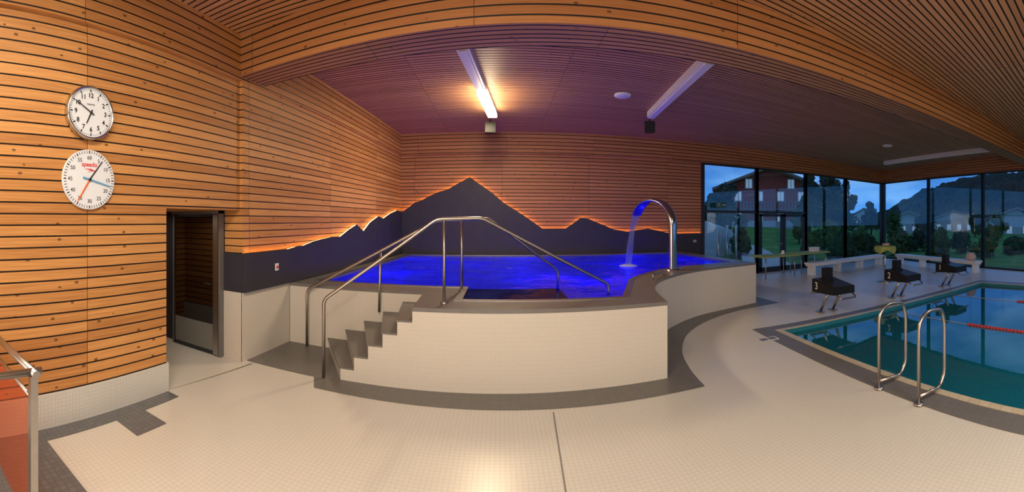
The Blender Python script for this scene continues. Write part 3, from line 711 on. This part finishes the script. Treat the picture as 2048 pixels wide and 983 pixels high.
def speaker(x,y,rz):
    e=empty('ceiling_speaker',(x,y,4.0),'small black box loudspeaker hanging at the end of the light','speaker',rotz=rz,group='black ceiling speakers')
    m_=MB(); m_.prism([(-.12,-.09),(.12,-.09),(.10,.09),(-.10,.09)],-.14,.10); m_.done('speaker_body',M_black,e)
    m_=MB(); m_.box((-.105,-.097,-.12),(.105,-.091,.08)); m_.done('speaker_grille',M_black,e)
    m_=MB(); m_.tube([(0,0,.10),(0,0,.27)],.015,n=8); m_.done('mounting_arm',M_black,e)
speaker(-.23,9.0,.1); speaker(3.35,8.3,-.3)
for (x,y) in [(2.33,7.17),(10.6,6.9)]:
    m_=MB(); m_.lathe([(0,0),(.13,0),(.16,.015),(.165,.04)],0,32); o=m_.done('ceiling_disc_speaker',M_white); o.location=(x,y,4.232); tag(o,'flat round white disc speaker in the slatted ceiling','speaker',group='round ceiling discs')

# ------------------------------------------------------------ outside
def gh(x,y):
    z=-.15
    t=min(1,max(0,(y-12)/22)); s_=t*t*(3-2*t)
    wx=min(1,max(0,(42-x)/16)); 
    return z+1.3*s_*wx
m_=MB(); nx,ny=60,50; X0,X1,Y1=-10,170,150
vs=[]
for j in range(ny+1):
    for i in range(nx+1):
        x=X0+(X1-X0)*(i/nx)**1.7; y=11.2+(Y1-11.2)*(j/ny)**1.7
        vs.append((x,y,gh(x,y)+.08*noise.noise(Vector((x*.3,y*.3,0)))))
fs=[(j*(nx+1)+i,j*(nx+1)+i+1,(j+1)*(nx+1)+i+1,(j+1)*(nx+1)+i) for j in range(ny) for i in range(nx)]
m_.add(vs,fs,0,True); m_.add([(11.3,-70,-.16),(170,-70,-.16),(170,11.3,-.16),(16.6,11.3,-.16),(11.3,-6.5,-.16)],[(0,1,2,3,4)])
struct(m_.done('terrain_ground',M_grass),'dark green meadow sloping up outside the windows')
m_=MB(); m_.add([(x,y,gh(x,y)+.1) for x,y in [(8.2,11.3),(10.8,11.3),(14,17),(15.5,22),(17.5,30),(16.6,30),(14.5,22.2),(12.2,17.2)]],[(0,1,2,7),(7,2,3,6),(6,3,4,5)])
struct(m_.done('trim_11',M_path),'pale gravel path winding up the garden slope')
m_=MB(); m_.add([(7.4,15,-.1),(12.0,17.6,-.1),(12.0,17.6,1.3),(7.4,15,2.2),(7.2,15.4,-.1),(11.8,18.0,-.1),(11.8,18.0,1.3),(7.2,15.4,2.2)],[(0,1,2,3),(4,5,6,7),(3,2,6,7),(0,3,7,4),(1,2,6,5)])
o=m_.done('garden_wall',M_concrete); tag(o,'pale concrete retaining wall in the garden','wall')
for i,(x,y) in enumerate([(7.9,12.6),(8.5,12.9),(9.0,13.0)]):  # posts modelled in place of steel rails reflected in the window
    m_=MB(); m_.tube([(0,0,0),(0,0,1.75)],.05,n=10); m_.lathe([(.05,1.75),(.03,1.79),(0,1.8)],0,12); o=m_.done('reflected_rail_post',M_steel); o.location=(x,y,gh(x,y)); tag(o,'slim steel post standing in for a rail reflected in the window','post',group='reflected rails')

HP=[(.3,.03),(.5,.03),(.70,.05),(.86,.03),(.95,.025),(1.0,.04),(1.06,.075),(1.12,.10),(1.18,.115),(1.24,.13),(1.35,.135),(1.7,.15)]
def hh(a):
    for (a0,h0),(a1,h1) in zip(HP[:-1],HP[1:]):
        if a0<=a<=a1: t=(a-a0)/(a1-a0); return h0+(h1-h0)*t
    return HP[-1][1]
m_=MB(); na,nr=260,24; vs=[]; r0,r1=120,230
for j in range(nr+1):
    for i in range(na+1):
        a=.3+1.4*i/na; t=j/nr; r=r0+(r1-r0)*t
        z=hh(a)*r1*(t**.8)+ (1.8*noise.noise(Vector((a*30,t*4,1)))+1.6*noise.noise(Vector((a*190,t*22,1))))*(1 if t>.05 else 0)
        vs.append((r*math.sin(a),r*math.cos(a),z-.5))
fs=[(j*(na+1)+i,j*(na+1)+i+1,(j+1)*(na+1)+i+1,(j+1)*(na+1)+i) for j in range(nr) for i in range(na)]
m_.add(vs,fs,0,False); struct(m_.done('terrain_hillside',M_hill),'dark forested hillside across the valley')

def tree(loc,h,r,seed,mat,label,name='tree'):
    rnd=random.Random(seed)
    e=empty(name,loc,label,'tree' if name=='tree' else 'shrub')
    if name=='tree':
        m_=MB(); m_.tube([(0,0,-.3),(.05,0,h*.3),(0,.05,h*.6)],max(.06,.03*h),n=8); m_.done('trunk',M_bark,e)
    m_=MB(); lobes=[]
    for k in range(18):
        u=rnd.random()
        rr=r*rnd.uniform(.22,.42)*(1.15-.5*u); a=rnd.uniform(0,6.28); q=rnd.uniform(.1,.85)*r*(1-.65*u)
        zc=(h*.22+h*.66*u) if name=='tree' else h*(.2+.55*u)
        lobes.append((Vector((q*math.cos(a),q*math.sin(a),zc)),rr))
    for off,rr in lobes:
        bm=bmesh.new(); bmesh.ops.create_icosphere(bm,subdivisions=1,radius=rr*.62)
        m_.add([tuple(v.co+off) for v in bm.verts],[[v.index for v in f.verts] for f in bm.faces],0,False); bm.free()
    ls=.055+.018*h
    for off,rr in lobes:
        for j in range(170):
            v=Vector((rnd.gauss(0,1),rnd.gauss(0,1),rnd.gauss(0,1))).normalized()
            p=off+Vector((v.x,v.y,v.z*1.15))*rr*rnd.uniform(.6,1.12)
            t1=v.cross(Vector((rnd.gauss(0,1),rnd.gauss(0,1),rnd.gauss(0,1)))).normalized(); t2=(v.cross(t1)+v*rnd.uniform(-.7,.7)).normalized()
            s1=ls*rnd.uniform(.7,1.5); s2=ls*rnd.uniform(.4,.9)
            m_.add([p-t1*s1,p-t2*s2,p+t1*s1,p+t2*s2],[(0,1,2,3)])
    m_.done('foliage',mat,e); return e
def pol(px,d): a=(px-1000)/780; return (d*math.sin(a),d*math.cos(a))
T=[(1425,23,3.4,1.3,M_leafA),(1452,30,4.2,1.7,M_leafA),(1618,33,5.8,1.5,M_leafA),(1655,38,7.0,1.9,M_leafA),(1688,33,5.4,1.5,M_leafA),
   (1742,46,4.2,1.6,M_leafA),(1790,44,3.2,1.5,M_leafB),(1852,36,3.2,1.5,M_leafA),(1950,46,3.4,1.6,M_leafA),(1995,38,3.0,1.5,M_leafB),(1598,27,2.6,.9,M_leafB)]
for i,(px,dd,h,r,mt) in enumerate(T):
    x,y=pol(px,dd); tree((x,y,gh(x,y)),h,r,i+3,mt,'dark leafy tree in the garden at dusk')
Bs=[(1628,20,1.7,.8,M_leafB),(1660,23,2.3,1.0,M_leafB),(1684,18.0,1.9,.75,M_leafA),(1722,24,2.0,.9,M_leafB),(1738,19.0,1.5,.65,M_leafA),(1795,22,1.7,1.0,M_leafB),(1838,25,1.6,1.1,M_leafA),(1880,21,1.8,1.0,M_leafB),(1925,24,1.5,1.1,M_leafA),(1975,21,1.2,1.0,M_leafB),(1478,20,1.8,.8,M_leafA),(2030,23,1.2,1.0,M_leafA)]
for i,(px,dd,h,r,mt) in enumerate(Bs):
    x,y=pol(px,dd); tree((x,y,gh(x,y)),h,r,i+30,mt,'rounded green shrub in the garden','shrub')

def house(px,dist,w_,hw,hr,dep,wm,label,z0=0,over=.8,nwin=3,base=0,turn=0):
    x,y=pol(px,dist); a=(px-1000)/780
    e=empty('house',(x,y,z0),label,'house',rotz=-a+turn)
    m_=MB(); h2=w_/2
    m_.add([(-h2,0,-1),(h2,0,-1),(h2,0,hw),(0,0,hr),(-h2,0,hw),(-h2,dep,-1),(h2,dep,-1),(h2,dep,hw),(0,dep,hr),(-h2,dep,hw)],[(0,1,2,3,4),(5,9,8,7,6),(0,4,9,5),(1,6,7,2)]); m_.done('house_walls',wm,e)
    m_=MB(); sl=(hr-hw)/h2
    for s_ in (-1,1):
        ex=s_*(h2+over); ez=hw-sl*over
        m_.add([(0,-over,hr+.05),(ex,-over,ez+.05),(ex,dep+over,ez+.05),(0,dep+over,hr+.05),(0,-over,hr+.3),(ex,-over,ez+.3),(ex,dep+over,ez+.3),(0,dep+over,hr+.3)],[(0,1,2,3),(4,5,6,7),(0,1,5,4),(1,2,6,5),(2,3,7,6)])
    m_.done('roof',M_roof,e)
    if base:
        m_=MB(); m_.box((-h2-.03,-.03,-1),(h2+.03,dep,base)); m_.done('plinth',M_render,e)
        m_=MB(); z=hw*.44
        m_.box((-h2-.6,-1.1,z),(h2+.3,-.02,z+.12)); m_.box((-h2-.6,-1.1,z+.85),(h2+.3,-1.02,z+.95))
        for q in range(28): xx=-h2-.55+(w_+.8)*q/27; m_.box((xx-.09,-1.07,z+.12),(xx+.09,-1.04,z+.85))
        m_.done('balcony',M_roof,e)
    rows=[hw*.28,hw*.76] if hw>4 else [hw*.45]
    if hr-hw>1.6: rows=rows+[hw+.25]
    for rr,zc in enumerate(rows):
        cols=nwin if zc<hw else max(1,nwin-2)
        for i in range(cols):
            cx=-h2+w_*(i+.5)/cols
            m_=MB(); m_.box((cx-.35,-.06,zc-.5),(cx+.35,-.02,zc+.5),0); m_.box((cx-.45,-.05,zc-.6),(cx+.45,-.01,zc+.6),1); m_.box((cx-.03,-.08,zc-.5),(cx+.03,-.05,zc+.5),1)
            m_.done('house_window',[M_winpale,M_render],e)
    return e
house(1540,45,9.8,5.0,6.9,9,M_redwood,'red wooden chalet with a wide gabled roof',.8,1.7,4,1.0,.12)
house(1818,60,7.0,2.3,3.6,6,M_render,'pale gabled house down in the valley',-.6,.8,4)
house(1908,72,7.5,2.6,4.0,6,M_render,'grey low house down in the valley',-.6,.8,4)
house(2035,55,9.0,2.4,4.0,8,M_render,'pale farmhouse with a brown roof in the valley',-.6,.8,4)
house(1728,85,5.0,3.2,4.6,8,M_render,'pale chapel-like house between the trees',-.3,.5,2)

# ------------------------------------------------------------ interior lighting
def area(name,loc,size,energy,col,rot=(0,0,0)):
    ld=bpy.data.lights.new(name,'AREA'); ld.shape='RECTANGLE'; ld.size=size[0]; ld.size_y=size[1]; ld.energy=energy; ld.color=col
    l=bpy.data.objects.new(name,ld); COL.objects.link(l); l.location=loc; l.rotation_euler=rot; return l
area('ceiling_lamps_and_fill',(-1.0,.2,4.2),(.5,3.2),170,(1,.87,.68))
area('ceiling_lamps_and_fill',(1.4,-2.2,4.2),(.5,3.2),180,(1,.91,.76))
area('ceiling_lamps_and_fill',(6.5,-1.0,4.2),(.4,3.0),85,(1,.95,.88))  # added fill to brighten the right side, not a known fixture
area('ceiling_lamps_and_fill',(-.24,7.8,4.08),(.14,1.5),95,(1,.80,.54))
gl=bpy.data.lights.new('tube_glow','POINT'); gl.energy=42; gl.color=(1,.76,.46); gl.shadow_soft_size=.12
g=bpy.data.objects.new('tube_glow',gl); COL.objects.link(g); g.location=(-.24,7.5,3.75)
area('rear_fill',(-.8,-6.3,1.6),(4.4,2.0),250,(1,.93,.80),(math.pi/2,0,math.radians(8)))  # added soft fill from behind the camera, aimed at the far wall
area('alcove_fill',(-4.4,3.4,1.93),(.4,.4),3,(1,.9,.72))  # small added fill setting the tone of the door, no fixture here

# ------------------------------------------------------------ world
w=bpy.data.worlds.new('dusk_sky'); S.world=w; w.use_nodes=True; nt=w.node_tree; nt.nodes.clear()
out=nt.nodes.new('ShaderNodeOutputWorld'); bgn=nt.nodes.new('ShaderNodeBackground')
tc=nt.nodes.new('ShaderNodeTexCoord'); sp_=nt.nodes.new('ShaderNodeSeparateXYZ'); L(nt,tc.outputs['Generated'],sp_.inputs[0])
r=nt.nodes.new('ShaderNodeValToRGB'); L(nt,sp_.outputs[2],r.inputs[0])
r.color_ramp.elements[0].position=0; r.color_ramp.elements[0].color=(.08,.31,.80,1)
r.color_ramp.elements[1].position=.6; r.color_ramp.elements[1].color=(.07,.16,.40,1)
el=r.color_ramp.elements.new(.16); el.color=(.04,.17,.55,1)
mp=nt.nodes.new('ShaderNodeMapping'); mp.inputs['Scale'].default_value=(3,3,9); L(nt,tc.outputs['Generated'],mp.inputs[0])
ns=nt.nodes.new('ShaderNodeTexNoise'); ns.inputs['Scale'].default_value=1.6; ns.inputs['Detail'].default_value=6; L(nt,mp.outputs[0],ns.inputs['Vector'])
mr=nt.nodes.new('ShaderNodeMapRange'); mr.inputs[1].default_value=.42; mr.inputs[2].default_value=.7; L(nt,ns.outputs[0],mr.inputs[0])
L(nt,mixc(nt,math_(nt,'MULTIPLY',mr.outputs[0],.6),r.outputs[0],(.26,.54,.90)),bgn.inputs[0]); bgn.inputs[1].default_value=1.3
L(nt,bgn.outputs[0],out.inputs[0])

# ------------------------------------------------------------ camera
cd=bpy.data.cameras.new('camera'); cam=bpy.data.objects.new('camera',cd); COL.objects.link(cam); S.camera=cam
cd.type='PANO'; cd.panorama_type='CENTRAL_CYLINDRICAL'
cd.central_cylindrical_range_u_min=-1024/780; cd.central_cylindrical_range_u_max=1024/780
cd.central_cylindrical_range_v_min=-543/780; cd.central_cylindrical_range_v_max=440/780
cd.central_cylindrical_radius=1
cd.clip_end=1000
cam.location=(0,0,EYE); cam.rotation_euler=(math.pi/2,0,-24/780)
